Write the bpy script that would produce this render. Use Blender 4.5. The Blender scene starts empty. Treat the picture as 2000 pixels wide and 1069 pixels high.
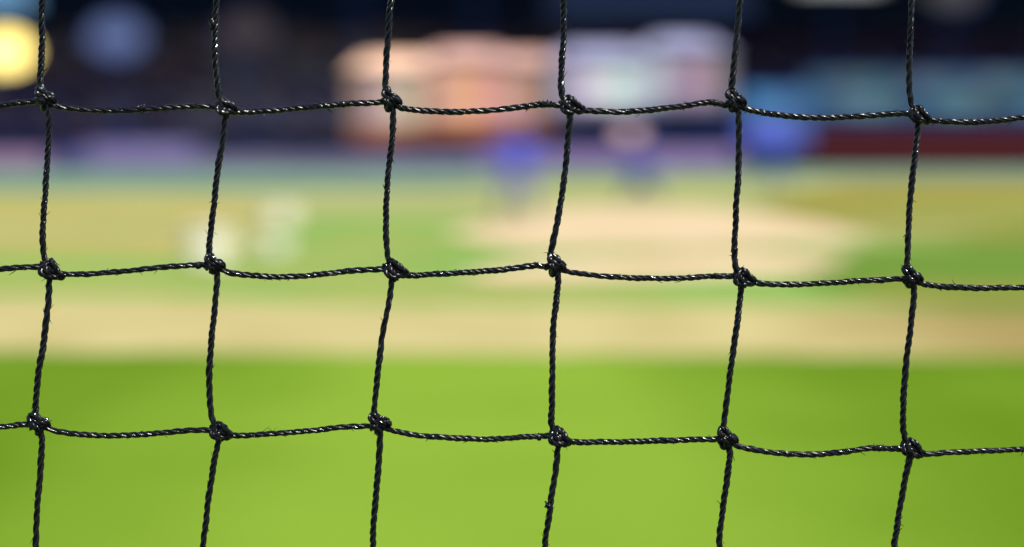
import bpy, math, random
import numpy as np
from mathutils import Vector, Matrix

sc = bpy.context.scene
R = math.radians
random.seed(7)
rng = np.random.default_rng(11)

# ------------------------------------------------------------------ camera
CAM_H = 1.65
FPX = 50 / 36 * 2000                     # focal length in photo pixels
PITCH = math.atan(272.5 / FPX)
NET_D = 0.42
cam_d = bpy.data.cameras.new('camera')
cam = bpy.data.objects.new('camera', cam_d)
sc.collection.objects.link(cam)
sc.camera = cam
cam.location = (0, 0, CAM_H)
cam.rotation_euler = (math.pi / 2 - PITCH, 0, 0)
cam_d.lens = 50
cam_d.sensor_width = 36
cam_d.clip_start = 0.02
cam_d.clip_end = 3000
cam_d.dof.use_dof = True
cam_d.dof.focus_distance = NET_D
cam_d.dof.aperture_fstop = 5.0
cam_d.dof.aperture_ratio = 0.64          # anamorphic lens: wider blur sideways than up and down

# ------------------------------------------------------------------ light
SUN_EL, SUN_AZ = 66, 140                 # azimuth from +Y, clockwise: behind the camera, to the right
world = bpy.data.worlds.new('World')
sc.world = world
world.use_nodes = True
wn = world.node_tree
bg = wn.nodes['Background']
sky = wn.nodes.new('ShaderNodeTexSky')
sky.sky_type = 'NISHITA'
sky.sun_disc = False
sky.sun_elevation = R(SUN_EL)
sky.sun_rotation = R(SUN_AZ)
wn.links.new(sky.outputs[0], bg.inputs[0])
bg.inputs[1].default_value = 0.06
sun_d = bpy.data.lights.new('sun', 'SUN')
sun = bpy.data.objects.new('sun', sun_d)
sc.collection.objects.link(sun)
sun_d.energy = 4.0
sun_d.angle = R(0.53)
sun_d.color = (1.0, 0.955, 0.87)
sdir = Vector((math.sin(R(SUN_AZ)) * math.cos(R(SUN_EL)), math.cos(R(SUN_AZ)) * math.cos(R(SUN_EL)), math.sin(R(SUN_EL))))
sun.rotation_euler = sdir.to_track_quat('Z', 'Y').to_euler()
vs = sc.view_settings
vs.view_transform = 'Standard'
vs.look = 'None'
vs.exposure = 1.5
vs.gamma = 1
vs.use_curve_mapping = False
cy = sc.cycles
cy.use_denoising = True
cy.denoiser = 'OPENIMAGEDENOISE'
cy.denoising_prefilter = 'ACCURATE'
cy.use_adaptive_sampling = False
cy.max_bounces = 6
cy.diffuse_bounces = 3
cy.glossy_bounces = 2
cy.sample_clamp_indirect = 8
cy.pixel_filter_type = 'BLACKMAN_HARRIS'
cy.filter_width = 1.5

# ------------------------------------------------------------------ helpers
C = sc.collection
FWD = Vector((0, math.cos(PITCH), -math.sin(PITCH)))
UP = Vector((0, math.sin(PITCH), math.cos(PITCH)))
CAMP = Vector((0, 0, CAM_H))

def ray(px, py):
    return FWD * FPX + Vector((1, 0, 0)) * (px - 1000) + UP * (534.5 - py)
def ground(px, py):
    d = ray(px, py)
    p = CAMP + d * (CAM_H / -d.z)
    return p.x, p.y
def at(px, py, Y):
    d = ray(px, py)
    p = CAMP + d * (Y / d.y)
    return p

def tag(o, label=None, cat=None, group=None, kind=None):
    if label: o['label'] = label
    if cat: o['category'] = cat
    if group: o['group'] = group
    if kind: o['kind'] = kind
    return o
def empty(name, loc=(0, 0, 0), rz=0):
    o = bpy.data.objects.new(name, None)
    o.location = loc
    o.rotation_euler = (0, 0, rz)
    C.objects.link(o)
    return o
def link(name, me, mats, parent=None, smooth=False):
    if not isinstance(mats, (list, tuple)): mats = [mats]
    for m in mats: me.materials.append(m)
    if smooth: me.polygons.foreach_set('use_smooth', [True] * len(me.polygons))
    o = bpy.data.objects.new(name, me)
    C.objects.link(o)
    if parent is not None: o.parent = parent
    return o

class MB:
    def __init__(s): s.v, s.f, s.m = [], [], []
    def add(s, vs, fs, mi=0):
        n = len(s.v)
        s.v += [tuple(v) for v in vs]
        s.f += [tuple(i + n for i in f) for f in fs]
        s.m += [mi] * len(fs)
    def box(s, x0, x1, y0, y1, z0, z1, mi=0):
        s.add([(x0, y0, z0), (x1, y0, z0), (x1, y1, z0), (x0, y1, z0), (x0, y0, z1), (x1, y0, z1), (x1, y1, z1), (x0, y1, z1)],
              [(0, 3, 2, 1), (4, 5, 6, 7), (0, 1, 5, 4), (1, 2, 6, 5), (2, 3, 7, 6), (3, 0, 4, 7)], mi)
    def tube(s, pts, rad, n=8, mi=0, cap=True):
        pts = [Vector(p) for p in pts]
        rads = rad if isinstance(rad, (list, tuple)) else [rad] * len(pts)
        vs, fs = [], []
        t0 = (pts[1] - pts[0]).normalized()
        nrm = t0.orthogonal().normalized()
        for k, p in enumerate(pts):
            t = (pts[min(k + 1, len(pts) - 1)] - pts[max(k - 1, 0)]).normalized()
            nrm = (nrm - t * nrm.dot(t)).normalized()
            b = t.cross(nrm)
            for q in range(n):
                a = 2 * math.pi * q / n
                vs.append(p + (nrm * math.cos(a) + b * math.sin(a)) * rads[k])
        for k in range(len(pts) - 1):
            for q in range(n):
                fs.append((k * n + q, k * n + (q + 1) % n, (k + 1) * n + (q + 1) % n, (k + 1) * n + q))
        if cap:
            fs.append(tuple(range(n))[::-1])
            fs.append(tuple(range((len(pts) - 1) * n, len(pts) * n)))
        s.add(vs, fs, mi)
    def lathe(s, prof, n=20, c=(0, 0, 0), mi=0):
        vs, fs = [], []
        for r, z in prof:
            for q in range(n):
                a = 2 * math.pi * q / n
                vs.append((c[0] + r * math.cos(a), c[1] + r * math.sin(a), c[2] + z))
        for k in range(len(prof) - 1):
            for q in range(n):
                fs.append((k * n + q, k * n + (q + 1) % n, (k + 1) * n + (q + 1) % n, (k + 1) * n + q))
        s.add(vs, fs, mi)
    def build(s, name, mats, parent=None, smooth=False):
        me = bpy.data.meshes.new(name)
        me.from_pydata(s.v, [], s.f)
        me.polygons.foreach_set('material_index', s.m)
        me.update()
        return link(name, me, mats, parent, smooth)

# ------------------------------------------------------------------ materials
def mat(name, col, rough=0.7, col2=None, scale=3.0, bump=0.0, bscale=40, spec=0.15, emit=None, estr=0, detail=4, ramp=(0.35, 0.65), stretch=None, metal=0):
    m = bpy.data.materials.new(name)
    m.use_nodes = True
    nt = m.node_tree
    b = nt.nodes['Principled BSDF']
    b.inputs['Base Color'].default_value = (*col, 1)
    b.inputs['Roughness'].default_value = rough
    b.inputs['Specular IOR Level'].default_value = spec
    b.inputs['Metallic'].default_value = metal
    tc = nt.nodes.new('ShaderNodeTexCoord')
    src = tc.outputs['Object']
    if stretch:
        mp = nt.nodes.new('ShaderNodeMapping')
        mp.inputs['Scale'].default_value = stretch
        nt.links.new(src, mp.inputs[0]); src = mp.outputs[0]
    if col2:
        n = nt.nodes.new('ShaderNodeTexNoise')
        n.inputs['Scale'].default_value = scale
        n.inputs['Detail'].default_value = detail
        nt.links.new(src, n.inputs['Vector'])
        r = nt.nodes.new('ShaderNodeValToRGB')
        r.color_ramp.elements[0].position = ramp[0]
        r.color_ramp.elements[1].position = ramp[1]
        r.color_ramp.elements[0].color = (*col, 1)
        r.color_ramp.elements[1].color = (*col2, 1)
        nt.links.new(n.outputs['Fac'], r.inputs[0])
        nt.links.new(r.outputs[0], b.inputs['Base Color'])
    if bump:
        n2 = nt.nodes.new('ShaderNodeTexNoise')
        n2.inputs['Scale'].default_value = bscale
        n2.inputs['Detail'].default_value = 5
        nt.links.new(src, n2.inputs['Vector'])
        bp = nt.nodes.new('ShaderNodeBump')
        bp.inputs['Strength'].default_value = bump
        bp.inputs['Distance'].default_value = 0.02
        nt.links.new(n2.outputs['Fac'], bp.inputs['Height'])
        nt.links.new(bp.outputs[0], b.inputs['Normal'])
    if emit:
        b.inputs['Emission Color'].default_value = (*emit, 1)
        b.inputs['Emission Strength'].default_value = estr
    return m

# turf: lens vignette painted in as darker green towards both sides, plus noise
def turf_material():
    m = mat('turf', (0.08, 0.13, 0.015), 1.0, bump=0.5, bscale=60, spec=0.0)
    nt = m.node_tree
    b = nt.nodes['Principled BSDF']
    tc = nt.nodes['Texture Coordinate']
    n = nt.nodes.new('ShaderNodeTexNoise'); n.inputs['Scale'].default_value = 0.55; n.inputs['Detail'].default_value = 5
    n2 = nt.nodes.new('ShaderNodeTexNoise'); n2.inputs['Scale'].default_value = 22; n2.inputs['Detail'].default_value = 4
    nt.links.new(tc.outputs['Object'], n.inputs['Vector']); nt.links.new(tc.outputs['Object'], n2.inputs['Vector'])
    sep = nt.nodes.new('ShaderNodeSeparateXYZ'); nt.links.new(tc.outputs['Object'], sep.inputs[0])
    def mth(op, a, bb=None):
        k = nt.nodes.new('ShaderNodeMath'); k.operation = op
        for i, s in enumerate((a, bb)):
            if s is None: continue
            if isinstance(s, (int, float)): k.inputs[i].default_value = s
            else: nt.links.new(s, k.inputs[i])
        return k.outputs[0]
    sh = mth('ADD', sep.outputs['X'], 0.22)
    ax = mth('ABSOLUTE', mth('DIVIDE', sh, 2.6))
    vig_tone = mth('ADD', mth('MINIMUM', mth('MULTIPLY', mth('POWER', ax, 1.7), 0.72), 0.62), mth('MULTIPLY', mth('SUBTRACT', n.outputs['Fac'], 0.5), 0.7))
    vig_tone = mth('ADD', vig_tone, mth('MULTIPLY', mth('SUBTRACT', n2.outputs['Fac'], 0.5), 0.5))
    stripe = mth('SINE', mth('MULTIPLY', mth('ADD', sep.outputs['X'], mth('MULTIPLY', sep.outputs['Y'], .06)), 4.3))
    vig_tone = mth('ADD', vig_tone, mth('MULTIPLY', stripe, .045))
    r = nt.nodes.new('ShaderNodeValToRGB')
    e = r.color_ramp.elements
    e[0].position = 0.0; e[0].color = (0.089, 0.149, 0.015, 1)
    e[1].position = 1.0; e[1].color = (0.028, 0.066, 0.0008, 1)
    nt.links.new(vig_tone, r.inputs[0])
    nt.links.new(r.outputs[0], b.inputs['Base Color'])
    return m

M = {}
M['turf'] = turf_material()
M['far_turf'] = mat('outfield_turf', (0.1137, 0.1296, 0.03949), 0.9, (0.1572, 0.1647, 0.0637), 0.25, spec=0.15, detail=3)
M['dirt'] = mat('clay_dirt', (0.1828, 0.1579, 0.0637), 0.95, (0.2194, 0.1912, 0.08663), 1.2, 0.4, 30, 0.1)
M['mound'] = mat('pale_infield_clay', (0.2459, 0.1881, 0.1104), 0.95, (0.2803, 0.2206, 0.14), 0.8, 0.4, 30, 0.1)
M['dry'] = mat('dry_yellow_grass', (0.1854, 0.1465, 0.04223), 0.95, (0.1545, 0.1436, 0.04602), 0.5, 0.3, 20, 0.1)
M['olive'] = mat('worn_olive_grass', (0.1208, 0.1019, 0.01806), 0.95, (0.09775, 0.09428, 0.01605), 0.4, 0.3, 20, 0.1)
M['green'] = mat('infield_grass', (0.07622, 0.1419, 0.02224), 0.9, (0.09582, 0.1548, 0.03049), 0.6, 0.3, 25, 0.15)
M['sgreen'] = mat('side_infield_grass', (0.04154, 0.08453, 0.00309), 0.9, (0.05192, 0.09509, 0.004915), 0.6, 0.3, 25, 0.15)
M['track'] = mat('grey_green_track', (0.05096, 0.09325, 0.06432), 0.9, (0.06369, 0.1025, 0.0804), 0.5, 0.2, 20, 0.1)

def side_vignette(m, x0, x1, c):
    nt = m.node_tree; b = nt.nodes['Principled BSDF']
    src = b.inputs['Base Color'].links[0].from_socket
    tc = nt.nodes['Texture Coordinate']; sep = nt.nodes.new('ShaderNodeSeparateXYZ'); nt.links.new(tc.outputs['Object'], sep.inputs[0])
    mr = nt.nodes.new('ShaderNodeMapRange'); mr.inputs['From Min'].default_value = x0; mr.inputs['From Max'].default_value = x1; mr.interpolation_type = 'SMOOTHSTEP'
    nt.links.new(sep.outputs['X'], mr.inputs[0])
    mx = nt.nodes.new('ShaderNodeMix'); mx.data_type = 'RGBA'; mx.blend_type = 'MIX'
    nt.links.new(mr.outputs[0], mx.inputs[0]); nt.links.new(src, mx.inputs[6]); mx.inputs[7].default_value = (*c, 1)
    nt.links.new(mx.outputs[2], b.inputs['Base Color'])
side_vignette(M['dirt'], 1.8, 4.4, (0.125, 0.098, 0.030))  # lens vignette painted into the dirt colour, darker towards the right

# ------------------------------------------------------------------ setting: ground
def sheet(name, pts, z, material, soft=True):
    """one flat patch of ground; its worn outline wanders a little and its rim goes down to the ground"""
    from mathutils.geometry import tessellate_polygon
    if soft:
        for _ in range(3):
            q = []
            for k in range(len(pts)):
                a, b_ = pts[k], pts[(k + 1) % len(pts)]
                q += [(a[0] * .75 + b_[0] * .25, a[1] * .75 + b_[1] * .25), (a[0] * .25 + b_[0] * .75, a[1] * .25 + b_[1] * .75)]
            pts = q
        out = []
        rr = random.Random(len(pts) + int(z * 1e4))
        for k in range(len(pts)):
            a, b_ = pts[k], pts[(k + 1) % len(pts)]
            L = math.hypot(b_[0] - a[0], b_[1] - a[1])
            n = max(1, min(24, int(L / .35)))
            for t in range(n):
                f = t / n
                out.append((a[0] + (b_[0] - a[0]) * f + rr.uniform(-.05, .05), a[1] + (b_[1] - a[1]) * f + rr.uniform(-.06, .06)))
        pts = out
    v = [Vector((x, y, z)) for x, y in pts]
    fs = [tuple(t) for t in tessellate_polygon([v])]
    n = len(v)
    vv = [tuple(p) for p in v] + [(p.x, p.y, .0005) for p in v]
    def up(f):
        a, b_, c = (v[q] for q in f)
        return f if (b_ - a).cross(c - a).z > 0 else f[::-1]
    fs = [up(f) for f in fs] + ([(k, (k + 1) % n, n + (k + 1) % n, n + k) for k in range(n)] if z > 0 else [])
    me = bpy.data.meshes.new(name)
    me.from_pydata(vv, [], fs); me.update()
    return tag(link(name, me, material), kind='structure')
G = lambda lst: [ground(x, y) for x, y in lst]

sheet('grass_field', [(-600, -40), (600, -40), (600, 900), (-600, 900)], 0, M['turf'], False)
# the infield lies beyond the near dirt strip
sheet('outfield_grass', G([(-900, 585), (2900, 620), (2900, 470)]) + [(120, 76), (-120, 76)] + G([(-900, 470)]), 0.004, M['far_turf'])
def band(xs, top, bot):
    return G([(x, b) for x, b in zip(xs, bot)] + [(x, t) for x, t in reversed(list(zip(xs, top)))])
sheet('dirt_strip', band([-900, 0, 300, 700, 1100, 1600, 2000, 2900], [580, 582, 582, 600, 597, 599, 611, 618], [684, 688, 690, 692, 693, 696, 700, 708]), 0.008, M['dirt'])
sheet('infield_grass', band([-900, 0, 350, 620, 900, 1300, 1620, 1800, 1950], [470, 478, 478, 440, 435, 500, 500, 530, 560], [579, 580, 580, 599, 599, 596, 598, 600, 596]), 0.006, M['green'])
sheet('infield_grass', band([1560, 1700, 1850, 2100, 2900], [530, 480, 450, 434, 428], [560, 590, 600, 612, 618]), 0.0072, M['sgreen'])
sheet('dry_grass', band([-900, 0, 250, 420, 600], [390, 392, 394, 400, 420], [436, 438, 439, 436, 424]), 0.012, M['dry'])
sheet('dry_grass', band([-900, 0, 200, 400, 560], [456, 458, 457, 454, 470], [497, 498, 502, 500, 474]), 0.012, M['dry'])
sheet('dry_grass', band([-900, 200, 520, 640], [541, 543, 545, 550], [556, 557, 555, 552]), 0.010, M['dry'])
sheet('dry_grass', band([560, 800, 1150, 1320], [566, 560, 561, 567], [574, 578, 577, 570]), 0.010, M['dry'])
sheet('worn_grass', band([1490, 1700, 2000, 2900], [385, 345, 338, 334], [440, 443, 441, 436]), 0.012, M['olive'])
sheet('worn_grass', band([1690, 1850, 2100, 2900], [462, 456, 454, 450], [468, 470, 470, 466]), 0.012, M['olive'])
sheet('worn_grass', band([1650, 1800, 2000, 2900], [566, 560, 562, 562], [578, 582, 584, 584]), 0.010, M['olive'])
sheet('green_streak', band([1480, 1620, 1800, 1900], [478, 474, 474, 480], [482, 486, 486, 483]), 0.020, M['green'])
sheet('green_streak', band([900, 1020, 1180, 1300], [503, 498, 494, 493], [508, 506, 501, 495]), 0.022, M['green'])
sheet('green_streak', band([560, 680, 860, 940], [428, 424, 424, 430], [442, 452, 450, 436]), 0.018, M['green'])
sheet('infield_clay', band([880, 1000, 1120, 1300, 1480, 1620, 1700], [452, 425, 402, 402, 415, 440, 462], [462, 490, 488, 484, 480, 474, 466]), 0.016, M['mound'])
sheet('infield_clay', band([905, 1000, 1150, 1350, 1560, 1650], [538, 515, 502, 496, 500, 508], [545, 552, 550, 546, 540, 514]), 0.016, M['mound'])
for x0, x1, y0, h in ((1480, 2900, 396, 8), (1560, 2900, 420, 7), (-900, 380, 412, 6), (-900, 300, 474, 6)):
    sheet('green_streak', band([x0, (x0 + x1) / 2, x1], [y0 + 3, y0, y0 + 1], [y0 + 5, y0 + h, y0 + h]), 0.022, M['green'])
for x0, x1, y0, h in ((430, 900, 486, 9), (380, 860, 522, 9), (620, 880, 462, 8)):
    sheet('dry_streak', band([x0, (x0 + x1) / 2, x1], [y0 + 3, y0, y0 + 3], [y0 + 5, y0 + h, y0 + 5]), 0.022, M['dry'])
sheet('warning_track', G([(-1900, 374), (600, 372), (960, 366), (1080, 352), (1500, 348), (1700, 352), (3000, 350)]) + [(110, 75.5), (-110, 75.5)], 0.024, M['track'])

M['floor'] = mat('dark_concrete', (0.035, 0.034, 0.034), 0.9, (0.05, 0.048, 0.046), 2.0, 0.4, 30)
M['pad'] = mat('black_padding', (0.012, 0.012, 0.014), 0.5, (0.018, 0.018, 0.02), 3)
sheet('added_spectator_floor', [(-30, -39), (30, -39), (30, .12), (-30, .12)], 0.06, M['floor'], False)  # unseen dark floor, added to cut green bounce onto the net

# ------------------------------------------------------------------ far structures
M['steel'] = mat('dark_navy_steel', (0.0108, 0.0324, 0.1512), 0.6, (0.0144, 0.03024, 0.126), 2)
M['concrete'] = mat('shaded_concrete', (0.05733, 0.04816, 0.06115), 0.9, (0.08026, 0.06306, 0.07644), 1.5, 0.3, 12)
M['roof'] = mat('black_roof_sheet', (0.00396, 0.0242, 0.132), 0.7, (0.00528, 0.0264, 0.1122), 1.0)
M['seat'] = mat('dark_violet_seats', (0.05, 0.022, 0.085), 0.6, (0.03, 0.025, 0.09), 3)

GX0, GX1 = -42, 46
stand = empty('grandstand', (0, 76, 0))
tag(stand, 'dark roofed grandstand full of shaded seats stretching along the far side of the field', 'grandstand')
t = MB()
NR = 15
for k in range(NR):
    y0 = 0.6 + k * 1.0
    t.box(GX0, GX1, y0, y0 + 1.0, 0.0, 1.2 + k * 0.45)
t.build('terrace', M['concrete'], stand)
for k in range(NR):
    s = MB()
    y0 = 0.6 + k * 1.0
    z0 = 1.2 + k * 0.45
    s.box(GX0 + .5, GX1 - .5, y0 + .45, y0 + .85, z0 + .003, z0 + .42)
    s.box(GX0 + .5, GX1 - .5, y0 + .85, y0 + .92, z0 + .003, z0 + .85)
    s.build('seat_row', M['seat'], stand)
b = MB(); b.box(GX0, GX1, 15.8, 16.2, 0, 13); b.build('back_wall', M['steel'], stand)
b = MB()
b.add([(GX0 - 2, -5, 11.1), (GX1 + 2, -5, 11.1), (GX1 + 2, 17, 13.2), (GX0 - 2, 17, 13.2), (GX0 - 2, -5, 11.7), (GX1 + 2, -5, 11.7), (GX1 + 2, 17, 13.8), (GX0 - 2, 17, 13.8)],
      [(0, 3, 2, 1), (4, 5, 6, 7), (0, 1, 5, 4), (1, 2, 6, 5), (2, 3, 7, 6), (3, 0, 4, 7)])
b.build('roof', M['roof'], stand)
for side in (GX0 - .3, GX1):
    b = MB(); b.box(side, side + .3, 0.6, 15.8, 0, 12.2); b.build('end_wall', M['steel'], stand)
for k in range(14):
    x = GX0 + 3 + k * 6.2
    b = MB(); b.box(x - .16, x + .16, -0.6, -0.28, 0, 11.5); b.build('column', M['steel'], stand)
    b = MB(); b.tube([(x, -4.9, 10.95), (x, -.45, 11.37), (x, 15.8, 12.9)], .14, 6); b.build('rafter', M['steel'], stand)

root = empty('added_backstop_wall', (0, .32, 0)); tag(root, 'unseen low black padded wall added under the net to cut green bounce', 'wall')  # unseen dark wall, added below the net against green bounce
for k in range(10):
    b = MB(); b.box(-6 + k * 1.2 + .01, -4.8 + k * 1.2 - .01, -.09, .09, .05, .80); b.build('pad', M['pad'], root)
b = MB(); b.box(-6, 6, -.08, .08, 0, .048); b.build('kerb', M['floor'], root)

# the crowd: a far mass of seated spectators in the shade
cw = MB()
cols = [(0.28, 0.09, 0.13), (0.07, 0.09, 0.26), (0.30, 0.22, 0.32), (0.045, 0.045, 0.08), (0.28, 0.13, 0.10), (0.36, 0.23, 0.18), (0.07, 0.10, 0.24), (0.36, 0.33, 0.44)]
cm = [mat('shirt_%d' % k, c, 0.9) for k, c in enumerate(cols)]
for k in range(NR):
    x = GX0 + 1
    while x < GX1 - 1:
        x += random.uniform(.5, .62)
        if random.random() < .25: continue
        y0 = 76 + .6 + k * 1.0 + .6
        z0 = 1.2 + k * .45 + .42
        if x > 11 and random.random() < .75: continue
        mi = random.choice([0, 0, 1, 1, 2, 3, 3, 4, 6, 7]) if not -19 < x < -7 else random.choice([0, 2, 7, 7, 7, 5, 5])
        if x < -6 and mi in (0, 1, 3) and random.random() < .35: mi = random.choice([2, 7, 0])
        w, h = random.uniform(.19, .25), random.uniform(.50, .62)
        dx = random.uniform(-.05, .05)
        cw.add([(x - w * .8, y0 - .1, z0), (x + w * .8, y0 - .1, z0), (x + w * .8, y0 + .12, z0), (x - w * .8, y0 + .12, z0),
                (x - w + dx, y0 - .08, z0 + h * .85), (x + w + dx, y0 - .08, z0 + h * .85), (x + w + dx, y0 + .1, z0 + h * .85), (x - w + dx, y0 + .1, z0 + h * .85),
                (x - .06 + dx, y0 - .05, z0 + h), (x + .06 + dx, y0 - .05, z0 + h), (x + .06 + dx, y0 + .05, z0 + h), (x - .06 + dx, y0 + .05, z0 + h)],
               [(0, 1, 5, 4), (1, 2, 6, 5), (2, 3, 7, 6), (3, 0, 4, 7), (4, 5, 9, 8), (5, 6, 10, 9), (6, 7, 11, 10), (7, 4, 8, 11)], mi)
        cw.box(x - w * .7, x + w * .7, y0 - .5, y0 - .1, z0, z0 + .14, random.choice([1, 3, 3, 6]))
        hz = z0 + h + .12
        hx = x + dx
        ov = [(hx, y0, hz + .13), (hx, y0, hz - .13)] + [(hx + .09 * math.cos(a), y0 + .1 * math.sin(a), hz) for a in (0, 1.05, 2.09, 3.14, 4.19, 5.24)]
        cw.add(ov, [(0, 2 + q, 2 + (q + 1) % 6) for q in range(6)] + [(1, 2 + (q + 1) % 6, 2 + q) for q in range(6)], 5 if random.random() < .8 else 3)
tag(cw.build('crowd', cm), 'seated crowd of spectators in the shaded grandstand', 'crowd', kind='stuff')

def wall(name, px0, px1, pyt, pyb, Y, material, label, cat='wall', seg=0, depth=.3, zb=None, cap=None, group=None, z0=None):
    """a wall or board standing at distance Y; px.. only say how wide and how high it is there"""
    a, c = at(px0, pyb, Y), at(px1, pyt, Y)
    root = empty(name, ((a.x + c.x) / 2, Y, 0))
    tag(root, label, cat, group)
    w = (c.x - a.x) / 2
    zb = a.z if zb is None else zb
    n = max(1, seg)
    for k in range(n):
        b = MB()
        x0 = -w + 2 * w * k / n; x1 = -w + 2 * w * (k + 1) / n
        g = 0.012 if n > 1 else 0
        b.box(x0 + g, x1 - g, 0, depth, zb, c.z)
        b.build('panel', material, root)
    if cap is not None:
        b = MB(); b.box(-w - .03, w + .03, -.03, depth + .03, c.z + .003, c.z + .09); b.build('top_rail', cap, root)
    return root, w, zb, c.z

M['lav'] = mat('pale_lavender_banner', (0.1169, 0.09248, 0.2045), 0.7, (0.1403, 0.113, 0.2314), .6)
M['mauve'] = mat('dusty_pink_boards', (0.1936, 0.1147, 0.1911), 0.7, (0.1573, 0.09746, 0.1752), .6)
M['navy'] = mat('navy_boards', (0.02866, 0.03185, 0.107), 0.6, (0.03822, 0.03822, 0.1147), .6)
M['greyb'] = mat('grey_mauve_boards', (0.08281, 0.07007, 0.1242), 0.7, (0.121, 0.1083, 0.1739), .7)
M['maroon'] = mat('maroon_padding', (0.04602, 0.003211, 0.005708), 0.55, (0.03249, 0.002752, 0.004994), .8)
M['peach'] = mat('peach_sheet', (0.4156, 0.2236, 0.1936), 0.7, (0.4618, 0.2666, 0.2446), .5)
M['orange'] = mat('orange_sheet', (0.43, 0.1871, 0.09937), 0.7, (0.3698, 0.1593, 0.09109), .5)
M['rust'] = mat('rust_brown_sheet', (0.215, 0.06689, 0.02978), 0.7, (0.1634, 0.05016, 0.02707), .6)
M['white'] = mat('pale_grey_canvas', (0.2184, 0.223, 0.321), 0.7, (0.2589, 0.2747, 0.3656), .5)
M['blue'] = mat('blue_sheet', (0.02978, 0.08281, 0.3153), 0.6, (0.04332, 0.1019, 0.3822), .6)
M['slate'] = mat('slate_blue_sheet', (0.03379, 0.07847, 0.1879), 0.6, (0.04372, 0.09807, 0.2157), .6)
M['plum'] = mat('dull_plum_sheet', (0.1267, 0.08513, 0.1987), 0.7, (0.1639, 0.1084, 0.2253), .6)

M['blue2'] = mat('violet_blue_sheet', (0.040, 0.062, 0.33), 0.6, (0.05, 0.075, 0.36), .6)
wall('field_wall', -700, 95, 288, 346, 66, M['mauve'], 'low dusty pink field wall at the far left under the bright lamp', seg=9, zb=0, cap=M['steel'])
wall('field_wall', 97, 165, 290, 346, 66, M['navy'], 'short navy blue section of low field wall between the pink and lavender sections', seg=1, zb=0, cap=M['steel'])
wall('field_wall', 167, 385, 272, 346, 66, M['lav'], 'pale lavender section of low field wall left of centre', seg=3, zb=0, cap=M['steel'])
wall('field_wall', 387, 935, 296, 340, 66, M['greyb'], 'grey mauve low field wall below the peach tents', seg=7, zb=0, cap=M['steel'])
wall('field_wall', 937, 1440, 282, 335, 66.5, M['plum'], 'dull plum field wall behind the two middle players', seg=6, zb=0, cap=M['steel'])
wall('field_wall', 1572, 2700, 248, 318, 70.2, M['maroon'], 'long dark maroon padded wall at the right of the field', seg=14, zb=0, cap=M['steel'])

def board(name, px0, px1, bands, Y, label, cat, posts=True, seg=4):
    """board on posts: stacked rows of panels inside a frame"""
    xl, xr = at(px0, 262, Y).x, at(px1, 262, Y).x
    root = empty(name, ((xl + xr) / 2, Y, 0))
    tag(root, label, cat)
    w = (xr - xl) / 2
    zt, zbm = at(1000, bands[0][0], Y).z, at(1000, bands[-1][1], Y).z
    for (yt, yb, base) in bands:
        z1, z0 = at(1000, yt, Y).z, at(1000, yb, Y).z
        tn = tones('board', base, seg, .25, int(yt + px0))
        for k in range(seg):
            b = MB(); x0 = -w + 2 * w * k / seg; x1 = -w + 2 * w * (k + 1) / seg
            b.box(x0 + .008, x1 - .008, 0, .08, z0 + .006, z1 - .006); b.build('panel', tn[k], root)
    b = MB()
    b.box(-w - .08, w + .08, -.02, .12, zt, zt + .08); b.box(-w - .08, w + .08, -.02, .12, zbm - .08, zbm)
    b.box(-w - .08, -w, -.02, .12, zbm + .003, zt - .003); b.box(w, w + .08, -.02, .12, zbm + .003, zt - .003)
    b.build('frame', M['steel'], root)
    for k in range(3):
        b = MB(); x = -w * .9 + k * w * .9
        b.box(x - .08, x + .08, .125, .29, 0, zt - .1); b.build('post', M['steel'], root)
    return root

def banner(px0, px1, py0, py1, Y, material, label):
    a, c = at(px0, py1, Y), at(px1, py0, Y)
    root = empty('hanging_banner', ((a.x + c.x) / 2, Y, a.z)); tag(root, label, 'banner')
    w, h = (c.x - a.x) / 2, c.z - a.z
    b = MB(); n = 16
    vs = [(-w + 2 * w * k / n, .05 * math.sin(k * 1.9), z) for z in (0, h) for k in range(n + 1)]
    vs += [(x, y + .012, z) for x, y, z in vs]
    q = 2 * (n + 1)
    fs = [(k, k + 1, k + n + 2, k + n + 1) for k in range(n)] + [(q + k + 1, q + k, q + k + n + 1, q + k + n + 2) for k in range(n)]
    b.add(vs, fs)
    b.build('cloth', material, root, True)
    b = MB(); b.tube([(-w - .1, .02, h + .04), (w + .1, .02, h + .04)], .035, 8); b.build('rod', M['steel'], root)
    zr = 11.08 + (Y - 71) * .093 - a.z
    for s in (-1, 1):
        b = MB(); b.tube([(s * w, .02, h + .07), (s * w, .02, max(zr, h + .2))], .012, 6); b.build('hanger', M['steel'], root)
M['skyc'] = mat('sky_gap_cloth', (0.0637, 0.1529, 0.2803), 0.8, (0.08281, 0.172, 0.2943), 1)  # cloth added in place of blue sky showing past the roof
M['greyc'] = mat('white_cloth', (0.2166, 0.2166, 0.2293), 0.8, (0.2421, 0.2421, 0.2548), 1)  # pale cloth added in place of a slot of light
banner(-150, 62, -60, 26, 71.4, M['skyc'], 'light blue cloth standing in for the sky gap in the top left corner')
banner(1560, 1720, -80, -12, 71.4, M['greyc'], 'white cloth standing in for a light slot under the dark roof at the top right')

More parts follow.
